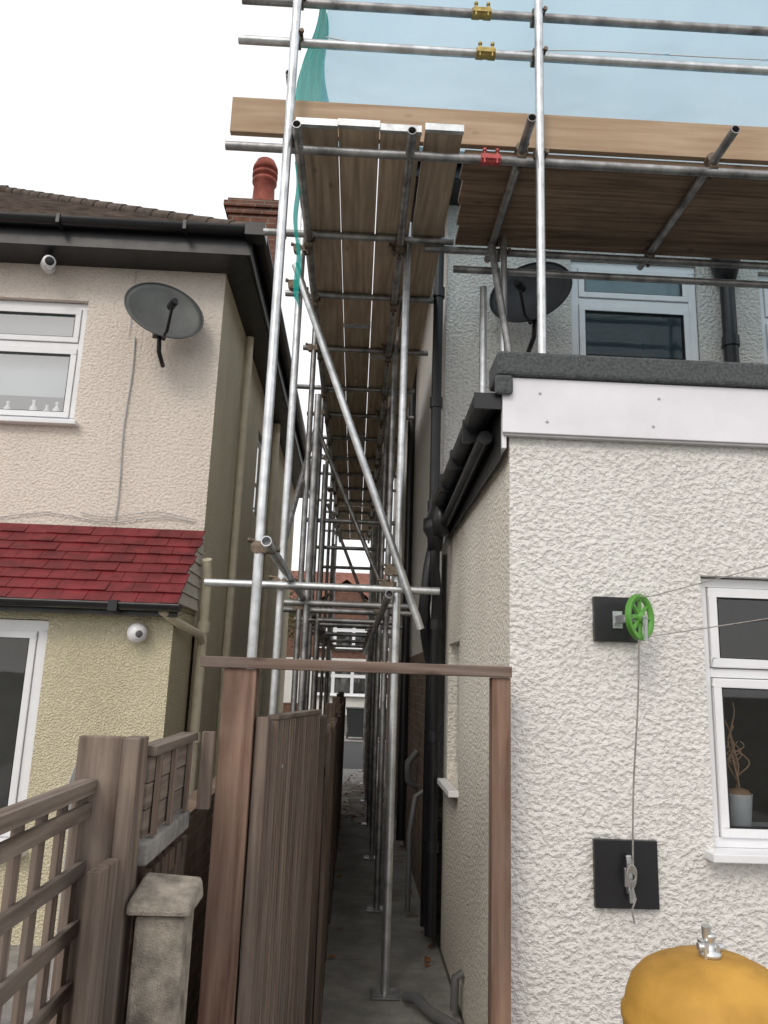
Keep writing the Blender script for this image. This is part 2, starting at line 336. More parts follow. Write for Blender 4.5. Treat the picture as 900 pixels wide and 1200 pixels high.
def gutter(mb,p,q,r=.055,n=9):
    p=Vector(p);q=Vector(q);d=(q-p).normalized();a=d.cross(Vector((0,0,1))).normalized();u=Vector((0,0,1))
    ring=[(a*math.cos(math.pi+math.pi*i/n)+u*math.sin(math.pi+math.pi*i/n)) for i in range(n+1)]
    vs=[p+k*r for k in ring]+[q+k*r for k in ring]+[p+k*(r-.004) for k in ring]+[q+k*(r-.004) for k in ring];N=n+1
    fs=[(i,i+1,N+i+1,N+i) for i in range(n)]+[(2*N+i,2*N+i+1,3*N+i+1,3*N+i) for i in range(n)]+[(0,N,3*N,2*N),(n,N+n,3*N+n,2*N+n)]
    mb.add(vs,fs,0,True);mb.add([p+k*r for k in ring],[tuple(range(N))]);mb.add([q+k*r for k in ring],[tuple(range(N))])
t=MB();gutter(t,(-9.5,5.16,2.14),(-1.17,5.16,2.14),.05)
for x in(-1.6,-2.5,-3.4): t.box(x-.03,x+.03,5.10,5.22,2.08,2.15)
t.build('canopy_gutter',M['black'],lh)
EZ=-.20
t=MB()
t.box(-9.7,-.98,5.68,5.70,5.22+EZ,5.44+EZ);t.box(-1.0,-.98,5.703,14.3,5.22+EZ,5.44+EZ)
t.box(-9.7,-1.005,5.703,5.998,5.222+EZ,5.235+EZ);t.box(-1.228,-1.005,6.0,14.3,5.222+EZ,5.235+EZ)
gutter(t,(-9.7,5.62,5.42+EZ),(-.90,5.62,5.42+EZ),.06);gutter(t,(-.92,5.56,5.42+EZ),(-.92,14.3,5.42+EZ),.06)
for x in(-1.5,-2.5,-3.5,-4.5): t.box(x-.015,x+.015,5.55,5.685,5.35+EZ,5.43+EZ)
t.box(-1.02,-.86,5.55,5.70,5.33+EZ,5.44+EZ)
t.build('eaves_fascia_gutter',M['black'],lh,.003)
def hiproof(x0,x1,y0,y1,z,pitch,hipx,mat,parent,name,rows=22):
    t=MB();hd=(y1-y0)/2;ym=(y0+y1)/2;s=1 if hipx==x1 else -1
    def ring(k): return (hipx-s*hd*k, y0+hd*k, y1-hd*k, z+pitch*hd*k)
    oth=x0 if hipx==x1 else x1
    for i in range(rows):
        a=ring(i/rows);b=ring((i+1)/rows);st=.022
        for (p) in ( [(oth,a[1],a[3]+st),(a[0],a[1],a[3]+st),(b[0],b[1],b[3]),(oth,b[1],b[3])],
                     [(oth,a[2],a[3]+st),(a[0],a[2],a[3]+st),(b[0],b[2],b[3]),(oth,b[2],b[3])],
                     [(a[0],a[1],a[3]+st),(a[0],a[2],a[3]+st),(b[0],b[2],b[3]),(b[0],b[1],b[3])]):
            t.add(p,[(0,1,2,3)])
        for p in ([(oth,a[1],a[3]),(a[0],a[1],a[3]),(a[0],a[1],a[3]+st),(oth,a[1],a[3]+st)],[(a[0],a[1],a[3]),(a[0],a[2],a[3]),(a[0],a[2],a[3]+st),(a[0],a[1],a[3]+st)]):
            t.add(p,[(0,1,2,3)])
    t.add([(oth,y0,z),(oth,y1,z),(oth,ym,z+pitch*hd)],[(0,1,2)])
    c=Vector((hipx,y0,z+.0));e=Vector((hipx-s*hd,ym,z+pitch*hd+.02));N=18
    for i in range(N):
        p=c+(e-c)*(i/N);q=c+(e-c)*((i+1.12)/N);t.tube(p,q,.07,10,0,False,.06)
    c2=Vector((hipx,y1,z+.03));t.tube(c2,e,.08,10)
    for i in range(14):
        p=e+Vector((oth-e.x,0,0))*(i/14);q=e+Vector((oth-e.x,0,0))*((i+1.05)/14);t.tube(p,q,.09,10,0,False,.08)
    return t.build(name,mat,parent)
hiproof(-9.5,-.95,5.70,14.3,5.24,.72,-.95,M['rooftile'],lh,'hipped_roof')
t=MB();cx=-1.50;cy=8.75
t.box(cx-.33,cx+.28,cy,cy+.6,5.0,7.38);t.box(cx-.36,cx+.31,cy-.03,cy+.63,7.382,7.46);t.box(cx-.39,cx+.34,cy-.06,cy+.66,7.462,7.54);t.box(cx-.35,cx+.30,cy-.02,cy+.62,7.542,7.60)
t.build('chimney_stack',M['brick'],lh,.006)
t=MB();t.lathe([(0,0),(.18,0),(.175,.06),(.145,.08),(.135,.36),(.16,.38),(.16,.42),(.13,.43),(.13,.46),(.165,.47),(.165,.51),(.13,.52),(.13,.55),(.165,.56),(.16,.61),(.12,.70),(.04,.75),(0,.755)],(cx+.06,cy+.22,7.60),n=28)
t.build('chimney_pot',M['pot'],lh)
t=MB()
t.path([(-1.16,5.85,2.55),(-1.16,5.93,2.4),(-1.16,5.93,.05)],.038,12)
t.tube((-1.16,5.93,2.0),(-1.16,5.93,2.08),.05);t.tube((-1.16,5.93,1.2),(-1.16,5.93,1.27),.05)
t.path([(-1.3,5.2,2.1),(-1.2,5.35,2.02),(-1.16,5.8,1.98),(-1.16,5.9,1.93)],.03,10)
t.tube((XL+.05,7.2,.0),(XL+.05,7.2,5.0),.035);t.tube((XL+.05,9.9,.0),(XL+.05,9.9,5.0),.05)
t.build('downpipes',M['cream_pipe'],lh)
t=MB()
t.path([(-1.93+.01*math.sin(i*.9),5.985,4.40-i*.155) for i in range(11)],.006,6)
t.path([(-1.93-.05,5.985,5.0-i*.2) for i in range(4)],.003,5)
t.path([(-3.6+i*.19,5.98,2.86+.03*math.sin(i*1.3)) for i in range(13)],.004,5)
t.path([(-2.2+i*.1,5.975,2.90-.03*math.sin(i*.8)) for i in range(10)],.004,5)
t.build('cables',M['lightgrey'],lh)

# ------------------------------------------------------------------ satellite dishes
def dish(x,y,z,yw,mat='dish',tilt=.42):
    r=empty('satellite_dish');t=MB()
    ax=Vector((math.sin(yw)*1,-math.cos(yw),tilt)).normalized()
    side=ax.cross(Vector((0,0,1))).normalized();up=side.cross(ax)
    if up.z<0: up=-up
    o=Vector((x,y,z));N=40;R=8;vs=[];fs=[]
    for back in (0,1):
        for j in range(R+1):
            for i in range(N):
                a=2*math.pi*i/N;rr=j/R;p=o+side*math.cos(a)*rr*.31+up*math.sin(a)*rr*.265+ax*(.075*(rr*rr)-(.006 if back else 0));vs.append(p)
    for back in(0,1):
        b=back*(R+1)*N
        for j in range(R):
            for i in range(N): fs.append((b+j*N+i,b+j*N+(i+1)%N,b+(j+1)*N+(i+1)%N,b+(j+1)*N+i))
    b=(R+1)*N
    for i in range(N): fs.append((R*N+i,R*N+(i+1)%N,b+R*N+(i+1)%N,b+R*N+i))
    t.add(vs,fs,0,True);t.path([o+side*math.cos(2*math.pi*i/N)*.312+up*math.sin(2*math.pi*i/N)*.267+ax*.076 for i in range(N+1)],.006,6)
    t.build('reflector',M[mat],r,recalc=True)
    t=MB();lnb=o+ax*.34-up*.12
    t.path([o-up*.25+ax*.05,o-up*.27+ax*.15,lnb-ax*.03],.012,8)
    t.tube(lnb-up*.02,lnb-ax*.10+up*.015,.03,14);t.tube(lnb-up*.02,lnb+ax*.03-up*.03,.022,12)
    t.beam(o-ax*.01-up*.1,o-ax*.10-up*.1,.10,.12)
    t.path([o-ax*.08-up*.08,o-ax*.08-up*.30,Vector((x,y+.16,z-.36))],.018,10)
    t.build('lnb_arm_and_bracket',M['black'],r)
    return r
dish(-1.66,5.76,4.49,math.radians(28),'dish',.30)
dish(1.22,5.24,4.53,math.radians(-30),'dishdark',.22)

r=empty('security_camera');t=MB()
t.lathe([(0,0),(.05,0),(.05,.02),(.03,.03),(0,.03)],(-2.7,5.99,4.98),(0,-1,0),20);t.tube((-2.7,5.97,4.98),(-2.7,5.9,4.97),.015)
t.lathe([(0,-.06),(.04,-.06),(.05,-.04),(.052,.10),(.045,.115),(0,.115)],(-2.66,5.84,4.94),(.6,-1,-.25),22);t.build('body',M['upvc'],r)
t=MB();t.lathe([(0,.117),(.036,.117),(.03,.119),(0,.12)],(-2.66,5.84,4.94),(.6,-1,-.25),20);t.build('lens',M['black'],r)
r=empty('security_camera');t=MB();o=Vector((-1.47,5.28,1.95))
t.lathe([(0,.069),(.055,.069),(.055,.04),(.05,.03)],o,(0,1,0),24)
pr=[(.068*math.sin(a),-.068*math.cos(a)) for a in [i*math.pi/14 for i in range(15)]];t.lathe(pr,o,(.1,1,.1),24)
t.build('body',M['upvc'],r);t=MB();t.lathe([(0,.071),(.012,.071),(.022,.067),(.024,.064)],o,(.5,-1,-.15),20);t.build('lens',M['midgrey'],r)

# ------------------------------------------------------------------ RIGHT HOUSE
rh=empty('rendered_house');XR=.60;YR=5.5
w=MB();w.wall('y',YR,XR,9,2.6,5.45,[(1.585,2.60,3.85,5.03),(3.1,4.3,3.9,5.0)],.12);w.wall('x',XR,YR,14,1.95,5.45,[],.1);w.wall('y',14,XR,9,0,5.45);w.wall('x',9,YR,14,0,5.45)
w.build('main_walls',M['white_render2'],rh)
w=MB();w.wall('x',XR-.004,YR+.002,14,0,1.95);w.build('brick_plinth',M['brickdark'],rh)
window(rh,1.59,2.595,3.86,5.025,YR+.03,transom=4.68,glass='glass',fr=.06,frost=True)
window(rh,3.105,4.295,3.905,4.995,YR+.05,transom=4.6,glass='glass')
t=MB();t.box(XR-.35,9.3,YR-.35,YR-.33,5.45,5.62);t.box(XR-.3,XR-.28,YR-.32,14.3,5.45,5.62);t.box(XR-.27,9.3,YR-.325,YR-.002,5.45,5.465);t.box(XR-.275,XR+.0,YR,14.3,5.45,5.465)
gutter(t,(XR-.35,YR-.4,5.6),(9.3,YR-.4,5.6));gutter(t,(XR-.34,YR-.4,5.6),(XR-.34,14.3,5.6));t.build('eaves_fascia_gutter',M['black'],rh)
hiproof(XR-.3,9.3,YR-.35,14.35,5.62,.62,XR-.3,M['rooftile'],rh,'hipped_roof')
XE=.637
w=MB();w.wall('y',3.2,XE,5.2,0,2.80,[(1.454,2.75,1.05,2.18)],.11);w.wall('x',5.2,3.2,YR,0,3.0)
w.build('extension_front_wall',M['white_render'],rh)
w=MB();w.wall('x',XE,3.2,YR-.002,0,2.78,[(4.75,5.3,1.08,1.95)],.1)
w.build('extension_side_wall',M['cream_side'],rh)
window(rh,1.46,2.745,1.085,2.175,3.25,transom=1.775,mull=(2.1,),fr=.038,glass='glass',depth=1.9,sash=.036)
t=MB();t.box(XE-.06,XE+.08,4.72,5.33,1.04,1.075);t.build('side_window_sill',M['white'],rh,.004)
t=MB();t.box(XE+.06,XE+.1,4.76,5.29,1.085,1.94);t.build('side_window_frame',M['upvc'],rh)
t=MB();t.box(XE+.05,XE+.06,4.82,5.23,1.14,1.88);t.build('side_window_glass',M['glassd'],rh)
t=MB();t.box(.598,5.25,3.155,3.178,2.765,3.018);t.box(.60,.62,3.18,5.49,2.70,2.90);t.build('fascia_boards',M['fascia'],rh,.003)
t=MB();t.box(.61,5.2,3.165,3.198,2.755,2.764)
for x in(.78,1.28,1.98):
    for z in(2.82,2.95): t.lathe([(0,.0025),(.006,.002),(.007,0)],(x+random.uniform(-.02,.02),3.154,z),(0,-1,0),10)
t.build('fascia_screws_vent',M['lightgrey'],rh)
t=MB();t.box(.57,5.3,3.13,3.36,3.022,3.135);t.box(.565,.66,3.362,5.49,2.93,3.03);t.box(.66,5.2,3.362,5.49,2.98,3.03);t.box(.560,.64,3.125,3.155,2.93,3.021)
fo=t.build('felt_roof_edge',M['felt'],rh,.015)
t=MB();gutter(t,(.535,3.17,2.93),(.535,5.42,2.86),.062)
t.box(.475,.595,3.165,3.18,2.872,2.945)
for y in(3.5,4.0,4.5,5.0): t.box(.47,.60,y-.015,y+.015,2.82,2.93)
t.tube((.555,3.35,2.80),(.555,5.2,2.70),.033)
t.box(.597,.600,3.2,5.4,2.66,2.93)
t.lathe([(0,-.14),(.05,-.14),(.055,-.05),(.085,0),(.085,.08),(.0,.08)],(.52,5.22,2.72),n=20)
t.lathe([(0,-.1),(.05,-.1),(.06,0),(.06,.1),(.0,.1)],(.53,4.95,2.74),n=20)
t.path([(.52,5.22,2.6),(.52,5.22,2.45),(.555,5.35,2.3),(.555,5.40,2.1),(.555,5.40,.1)],.036,14)
for z in(2.05,1.3,.6): t.tube((.555,5.40,z),(.555,5.40,z+.07),.046)
t.tube((.53,5.44,2.6),(.53,5.44,5.5),.038)
for z in(2.9,3.7,4.6): t.tube((.53,5.44,z),(.53,5.44,z+.08),.049)
t.path([(.53,5.44,2.65),(.50,5.40,2.5),(.47,5.4,2.2),(.50,5.5,2.0),(.55,5.6,1.8),(.55,5.6,.1)],.042,14)
t.tube((2.80,5.42,3.03),(2.80,5.42,5.35),.055);t.lathe([(.056,0),(.065,0),(.11,.14),(.11,.2),(.0,.2)],(2.80,5.42,4.85),n=20);t.tube((2.80,5.42,4.3),(2.80,5.42,4.38),.066)
t.path([(.54,8.4,5.3),(.54,8.4,.1)],.045,12)
t.build('gutters_and_downpipes',M['black'],rh)
t=MB();t.path([(.34,4.55,.05),(.40,4.5,.06),(.46,4.35,.05),(.58,4.2,.04)],.028,12);t.path([(.58,6.1,.9),(.50,6.1,.85),(.46,6.1,.6),(.46,6.1,.05)],.02,10);t.path([(.63,4.4,.22),(.59,4.4,.20),(.585,4.4,.05)],.022,10)
t.path([(.58,7.0,1.1),(.50,7.0,1.0),(.50,7.0,.85),(.58,7.05,.8)],.03,10)
t.build('waste_pipes',M['midgrey'],rh)
r=empty('potted_twig_plant')
t=MB();px,py=1.665,3.41;pz=1.145;t.box(1.5,2.7,3.335,3.52,pz-.03,pz);t.build('window_board',M['upvc'],rh)
t=MB();t.lathe([(0,0),(.042,0),(.054,.125),(.057,.13),(.05,.13),(.048,.11),(0,.11)],(px,py,pz),n=24);t.build('pot',M['white'],r)
t=MB();t.lathe([(0,.0),(.046,0),(.05,.02),(.04,.035),(0,.045)],(px,py,pz+.112),n=20)
for k in range(5):
    a=random.uniform(-.5,.5);pts=[]
    for i in range(14):
        s=i/13;pts.append((px+a*.10*s+.025*math.sin(s*9+k*2)*s,py+.02*math.cos(s*8+k),pz+.13+s*(.38-.05*k)))
    t.path(pts,.0035,6)
    pts=[(px+a*.06+.02*math.sin(i*1.1+k)+i*.006*(1 if k%2 else -1),py,pz+.25+i*.012) for i in range(9)];t.path(pts,.0025,5)
t.build('twigs',plain('dry_twig',(.45,.27,.16),.8),r)

# ------------------------------------------------------------------ clothesline fittings
r=empty('clothesline_pulley')
t=MB();t.box(.985,1.175,3.172,3.198,1.885,2.07);t.build('mounting_board',M['black'],r,.003)
wc=Vector((1.12,3.02,1.975));ax=Vector((.62,-.78,0)).normalized();sd=ax.cross(Vector((0,0,1))).normalized();up=Vector((0,0,1))
t=MB()
t.lathe([(.068,-.006),(.088,-.011),(.092,-.009),(.082,0),(.092,.009),(.088,.011),(.068,.006),(.066,0),(.068,-.006)],wc,ax,40)
t.lathe([(0,-.014),(.02,-.014),(.022,0),(.02,.014),(0,.014)],wc,ax,20)
for k in range(8):
    a=k*math.pi/4;e=sd*math.cos(a)+up*math.sin(a);t.beam(wc+e*.015,wc+e*.07,.010,.012,up=ax)
t.build('wheel',M['green'],r)
t=MB();t.beam((1.08,3.175,1.975),wc+Vector((-.02,.04,0)),.03,.03);t.box(1.06,1.10,3.165,3.171,1.94,2.01);t.beam(wc+ax*.02+Vector((-.03,.05,0)),wc+ax*.022+up*-.0,.02,.012);t.beam(wc-ax*.02+Vector((-.02,.05,0)),wc-ax*.022,.02,.012);t.tube(wc-ax*.026,wc+ax*.03,.006,10)
t.beam(wc+ax*.022,wc+ax*.022-up*.09,.02,.008,up=ax)
t.build('bracket',M['galv'],r)
r2=empty('cleat_board');t=MB();t.box(.963,1.213,3.172,3.198,.87,1.118);t.build('board',M['black'],r2,.003)
t=MB();t.beam((1.09,3.165,.94),(1.09,3.14,.96),.02,.03);t.beam((1.085,3.14,1.07),(1.095,3.14,.90),.02,.014);t.box(1.075,1.105,3.155,3.171,.95,1.02);t.build('cleat',M['galv'],r2,.003)
t=MB();pts=[(1.105,3.0,1.89)]
for i in range(1,24): s=i/23;pts.append((1.105-.01*s+.004*math.sin(s*7),3.0+.13*s,1.89-.87*s))
t.path(pts,.0035,6)
for k in range(4): t.path([(1.09+.018*math.cos(a),3.13-.01*k*.3,.985+.03*math.sin(a)+k*.008) for a in [i*.6 for i in range(11)]],.0035,6)
t.path([(1.09,3.12,.96),(1.10,3.115,.92),(1.085,3.12,.88),(1.098,3.13,.83)],.0035,6)
t.path([wc+up*.082+sd*.02,wc+up*.083+Vector((.04,-.01,.0)),(1.64,2.95,2.20),(3.56,2.6,2.82)],.0025,6)
t.path([wc-up*.075+Vector((.03,0,0)),(1.64,2.95,1.99),(3.56,2.6,2.30)],.0025,6)
t.build('clothesline_rope',M['rope'],r)
t=MB();t.tube((3.58,2.6,0),(3.58,2.6,2.9),.03);t.tube((3.58,2.6,2.9),(3.58,2.6,2.93),.04);t.build('clothesline_post',M['galv'])

# ------------------------------------------------------------------ yellow cylinder
r=empty('gas_cylinder');o=(.905,2.05,-.04)
t=MB();t.lathe([(0,.05),(.15,.05),(.195,.06),(.21,.12),(.21,.90),(.212,.94),(.216,.95),(.216,.965),(.208,.975),(.203,1.0),(.190,1.035),(.165,1.062),(.135,1.080),(.105,1.088),(.098,1.096),(.04,1.10),(0,1.101)],o,n=64)
t.lathe([(.13,.041),(.16,.041),(.16,.06),(.13,.06)],o,n=40);t.build('body',M['yellow'],r)
t=MB();vx,vy,vz=.905,2.05,-.04;t.lathe([(0,1.10),(.026,1.10),(.026,1.112),(.012,1.116),(.012,1.14),(.015,1.145),(.015,1.152),(0,1.155)],(vx,vy,vz),n=20)
t.tube((vx-.03,vy,vz+1.122),(vx+.032,vy,vz+1.122),.010,12);t.box(vx-.022,vx-.012,2.03,2.07,vz+1.1,vz+1.135);t.box(vx+.010,vx+.018,2.035,2.065,vz+1.1,vz+1.13)
t.tube((vx-.006,vy,vz+1.14),(vx-.010,vy-.005,vz+1.172),.011,14)
t.build('valve',M['galv'],r)

# ------------------------------------------------------------------ gate frame and gate
r=empty('gate_frame');t=MB()
t.box(-.495,-.372,3.0,3.09,0,1.722);t.build('left_post',M['gatewood'],r,.004)
t=MB();t.box(.53,.602,3.0,3.07,0,1.722);t.build('right_post',M['gatewood'],r,.004)
t=MB();t.box(-.585,.604,2.985,3.085,1.7235,1.765);t.build('lintel',M['gatewoodx'],r,.004)
t=MB();t.box(-.364,-.318,3.03,3.10,0,1.545);t.build('gate_stop_post',M['oldwood'],r,.003)
r=empty('timber_gate');t=MB();p=Vector((-.305,3.11,0));q=Vector((-.165,3.80,0));d=(q-p).normalized();nn=Vector((d.y,-d.x,0))
Ln=(q-p).length;k=int(Ln/.034)
for i in range(k):
    a=p+d*(i*Ln/k);b=p+d*((i+.62)*Ln/k)
    t.hexa([a,b,b+nn*.014,a+nn*.014]+[v+Vector((0,0,1.53)) for v in(a,b,b+nn*.014,a+nn*.014)])
nb=5
for i in range(nb):
    a=p+d*(i*Ln/nb+.002);b=p+d*((i+1)*Ln/nb-.002)
    t.hexa([a-nn*.02,b-nn*.02,b-nn*.001,a-nn*.001]+[v+Vector((0,0,1.53)) for v in(a-nn*.02,b-nn*.02,b-nn*.001,a-nn*.001)])
t.build('reeded_boards',M['reed'],r)
t=MB();t.hexa([p-nn*.03+Vector((0,0,1.532)),q-nn*.03+Vector((0,0,1.532)),q+nn*.02+Vector((0,0,1.532)),p+nn*.02+Vector((0,0,1.532)),p-nn*.03+Vector((0,0,1.55)),q-nn*.03+Vector((0,0,1.55)),q+nn*.02+Vector((0,0,1.55)),p+nn*.02+Vector((0,0,1.55))]);
t.build('top_cap',M['oldwoody'],r,.003)
t=MB()
for z in(.3,1.35): t.lathe([(0,.016),(.007,.015),(.008,.014)],p+d*.1+nn*.001+Vector((0,0,z)),nn,12)
t.build('bolts',M['galv'],r)

# ------------------------------------------------------------------ alley fence
r=empty('timber_fence');t=MB();y=3.86
while y<10.4:
    w=.148;x=-.12+random.uniform(-.008,.008);h=1.44+random.uniform(-.03,.03)
    t.hexa([(x,y,0),(x+.018,y,0),(x+.018,y+w-.004,0),(x,y+w-.004,0),(x+random.uniform(-.01,.01),y,h),(x+.018,y,h),(x+.018,y+w-.004,h+random.uniform(-.006,.006)),(x,y+w-.004,h)]);y+=w
t.build('boards',M['darkwood'],r)
t=MB()
for y in(3.84,5.7,7.55,9.4,10.5): t.box(-.20,-.125,y,y+.09,0,1.52)
t.build('posts',M['darkwood'],r,.004)
t=MB()
for z in(.3,1.2): t.box(-.17,-.13,3.9,10.4,z,z+.06)
t.build('rails',M['darkwood'],r)

# ------------------------------------------------------------------ left boundary
r=empty('timber_fence')
t=MB();x=-.60
for i,(z0,z1) in enumerate([(1.225,1.30),(1.304,1.375),(1.379,1.455)]): t.box(x-.012,x+.006+.002*i,2.40,2.985,z0,z1)
t.box(x-.03,x+.03,2.385,2.99,1.457,1.485)
t.build('panel_boards',M['oldwoody'],r,.002)
t=MB()
for y in(2.46,2.66,2.90): t.box(x+.0115,x+.026,y,y+.028,1.222,1.456)
t.box(-.55,-.505,2.955,2.995,1.22,1.49)
t.build('panel_battens',M['oldwood'],r,.002)
t=MB();t.box(-.645,-.595,2.28,2.375,0,1.515);t.box(-.775,-.648,2.30,2.33,0.0,1.515);t.build('post',M['oldwood'],r,.004)
t=MB()
y=2.45
while y<2.98:
    n=18
    for j in range(n):
        z=j*1.12/n;z2=(j+1)*1.12/n;f=lambda z:.012*math.sin(z*42)
        t.hexa([(-.60,y+f(z),z),(-.585,y+f(z),z),(-.585,y+.07+f(z),z),(-.60,y+.07+f(z),z),(-.60,y+f(z2),z2),(-.585,y+f(z2),z2),(-.585,y+.07+f(z2),z2),(-.60,y+.07+f(z2),z2)])
    y+=.1
t.build('wavy_slats',M['darkwood'],r)
r=empty('garden_wall');t=MB();t.box(-.74,-.64,2.41,5.2,0,1.148);t.build('brickwork',M['brickdark'],r)
t=MB();t.box(-.76,-.575,2.40,2.985,1.15,1.215);t.build('concrete_coping',M['concrete'],r,.008)
r=empty('stone_pier');t=MB()
t.box(-.565,-.43,2.28,2.42,0,1.055)
t.build('shaft',M['stone'],r,.012)
t=MB();t.hexa([(-.59,2.26,1.057),(-.412,2.26,1.057),(-.412,2.46,1.057),(-.59,2.46,1.057),(-.585,2.27,1.095),(-.42,2.27,1.085),(-.42,2.45,1.12),(-.585,2.45,1.13)]);t.build('cap',M['stone'],r,.012)
r=empty('lattice_fence');t=MB();X=-.73
y=1.30
while y<2.28: t.box(X-.016,X+.0,y,y+.042,.0,1.36);y+=.135
t.build('upright_battens',M['oldwood'],r,.002)
t=MB();z=.10
while z<1.33: t.box(X+.001,X+.018,1.2,2.29,z,z+.04);z+=.15
t.box(X-.022,X+.022,1.2,2.295,1.362,1.40);t.build('cross_battens',M['oldwoody'],r,.002)
t=MB();t.box(X-.03,X+.03,1.13,1.195,0,1.46);t.build('post',M['oldwood'],r,.003)
t=MB();t.box(-.655,-.62,2.12,2.275,0,1.2)
t.build('fence_backing_boards',M['oldwood'],r,.003)
r=MB();r.hexa([(-1.02,2.9,1.22),(-.93,2.95,1.18),(-.93,2.97,1.18),(-1.02,2.92,1.22),(-.97,2.9,1.40),(-.90,2.95,1.47),(-.90,2.97,1.47),(-.97,2.92,1.40)]);
r.box(-.99,-.95,2.93,2.96,0,1.3);r.build('garden_sign',M['lightgrey'],None,.004)

# ------------------------------------------------------------------ SCAFFOLDING
sc=empty('scaffolding');TR=.0242
br=MB();od=MB();cp=MB()
def T(mb,p,q): mb.tube(p,q,TR,16,0,True)
def C(x,y,z,ax='z',both='y'):
    c=Vector((x,y,z));D={'x':Vector((1,0,0)),'y':Vector((0,1,0)),'z':Vector((0,0,1))}
    a=D[ax];b=D[both]
    cp.tube(c-a*.025,c+a*.025,.032,12)
    k=a.cross(b)
    c2=c+k*.052
    cp.tube(c2-b*.025,c2+b*.025,.032,12)
    cp.beam(c,c2,.046,.046,up=b)
    cp.tube(c+b*.036-k*.035,c+b*.036+k*.03,.007,8);cp.tube(c+b*.036-k*.05,c+b*.036-k*.033,.013,6)
    cp.tube(c2+a*.036-k*.03,c2+a*.036+k*.035,.007,8);cp.tube(c2+a*.036+k*.033,c2+a*.036+k*.05,.013,6)
LY=[4.75,6.35,8.05,9.8,11.6,13.4,15.2]
T(br,(-.475,3.62,0),(-.475,3.62,6.9))
for i,y in enumerate(LY):
    T(br if i==0 else od,(-.475,y,0),(-.475,y,5.5-.1*(i%2)))
    T(br if i==0 else od,(.24,y-.05,0),(.24,y-.05,4.75))
    if i in(1,2,4): T(od,(-.38,y-.55,0),(-.38,y-.55,4.0-.1*i))
T(od,(-.42,3.5,4.515),(-.42,16,4.515));T(od,(.185,3.5,4.515),(.185,9.6,4.515));T(od,(.185,9.65,4.515),(.185,16,4.515))
T(br,(-.42,3.42,2.29),(-.42,7.2,2.29));T(od,(-.42,7.25,2.29),(-.42,16,2.29));T(od,(.185,4.5,2.19),(.185,16,2.19))
T(od,(-.53,3.9,5.18),(-.53,16,5.18));
TY=[4.60,5.42,6.40,7.35,8.15,9.0,9.9,10.7,11.55,12.4,13.3,14.2,15.1]
for i,y in enumerate(TY): T(od,(-.72+.12*(i%3)*.6,y,4.565),(.54-.05*(i%2),y,4.565))
T(br,(-.93,4.69,2.24),(.50,4.69,2.24))
for i,y in enumerate(LY[1:]): T(od,(-.62,y+.06,2.24),(.48,y+.06,2.24))
for y in (5.8,7.5): T(od,(-.60,y,2.24),(.40,y,2.24))
for y in LY[2:5]: T(od,(-.6,y+.07,3.35),(.42,y+.07,3.35))
T(br,(-.50,4.62,4.35),(.385,4.62,2.0));T(od,(-.50,7.95,4.3),(.40,7.95,2.3));T(od,(-.52,11.5,4.3),(.42,11.5,2.1))
T(od,(-.52,4.9,2.4),(-.52,8.0,4.4))
T(br,(.895,3.65,3.06),(.895,3.65,6.9));T(br,(3.2,3.65,3.06),(3.2,3.65,6.9))
T(br,(-.80,3.70,5.20),(5.8,3.70,5.20));T(od,(-.80,3.70,5.47),(5.8,3.70,5.47));T(od,(-.82,3.70,4.515),(5.8,3.70,4.515))
T(od,(.35,4.62,4.515),(5.8,4.62,4.515));T(od,(.55,4.66,4.40),(5.8,4.66,4.40))
T(br,(.87,4.57,3.06),(.87,4.57,4.75));T(br,(3.2,4.57,3.06),(3.2,4.57,4.75))
T(od,(.78,4.52,4.5),(1.0,4.52,3.1));T(br,(.76,4.70,4.3),(.76,4.70,3.06))
for x in(.80,1.87,3.1,4.2): T(od,(x,3.42,4.567),(x,4.80,4.567))
br.build('bright_tubes',M['galv'],sc,recalc=False);od.build('weathered_tubes',M['galv_old'],sc,recalc=False)
for z in(4.54,5.2,5.47): C(-.475,3.655,z,'z','x');C(.895,3.68,z,'z','x');C(3.2,3.68,z,'z','x')
for i,y in enumerate(LY):
    for z in(2.26,4.54): C(-.45,y,z,'z','y');C(.215,y-.05,z,'z','y')
for y in TY: C(-.42,y,4.54,'y','x');C(.185,y,4.54,'y','x')
C(-.46,4.66,4.22);C(.24,4.66,2.35);C(-.43,3.62,2.29,'z','y')
for x in(.80,1.87,3.1): C(x,3.70,4.54,'x','y');C(x,4.62,4.54,'x','y')
C(.87,4.6,4.5,'z','x')
cp.build('couplers',M['coupler'],sc,recalc=False)
def sleeve(x,y,z,mat,name):
    s=MB();s.tube((x-.055,y,z),(x-.012,y,z),.031,14);s.tube((x+.012,y,z),(x+.055,y,z),.031,14);s.tube((x-.012,y,z),(x+.012,y,z),.028,14)
    s.box(x-.05,x+.05,y-.036,y-.02,z-.014,z+.014)
    for k in(-.035,.035): s.tube((x+k,y-.03,z-.04),(x+k,y-.03,z+.04),.006,8);s.tube((x+k,y-.03,z+.033),(x+k,y-.03,z+.046),.012,6)
    s.build(name,mat,sc,recalc=False)
sleeve(.60,3.70,5.20,M['brass'],'sleeve_coupler_1');sleeve(.575,3.70,5.47,M['brass'],'sleeve_coupler_2');sleeve(.63,3.70,4.515,M['redsleeve'],'sleeve_coupler_3')
t=MB()
for i,y in enumerate([3.62]+LY): t.box(-.55,-.40,y-.075,y+.075,0.001,.008)
for y in LY: t.box(.165,.315,y-.125,y+.025,0.005,.012)
for x in(.895,3.2): t.box(x-.075,x+.075,3.575,3.725,3.031,3.04);t.box(x-.1,x+.05,4.495,4.645,3.031,3.04)
t.build('base_plates',M['galv_old'],sc)
t=MB();e=MB()
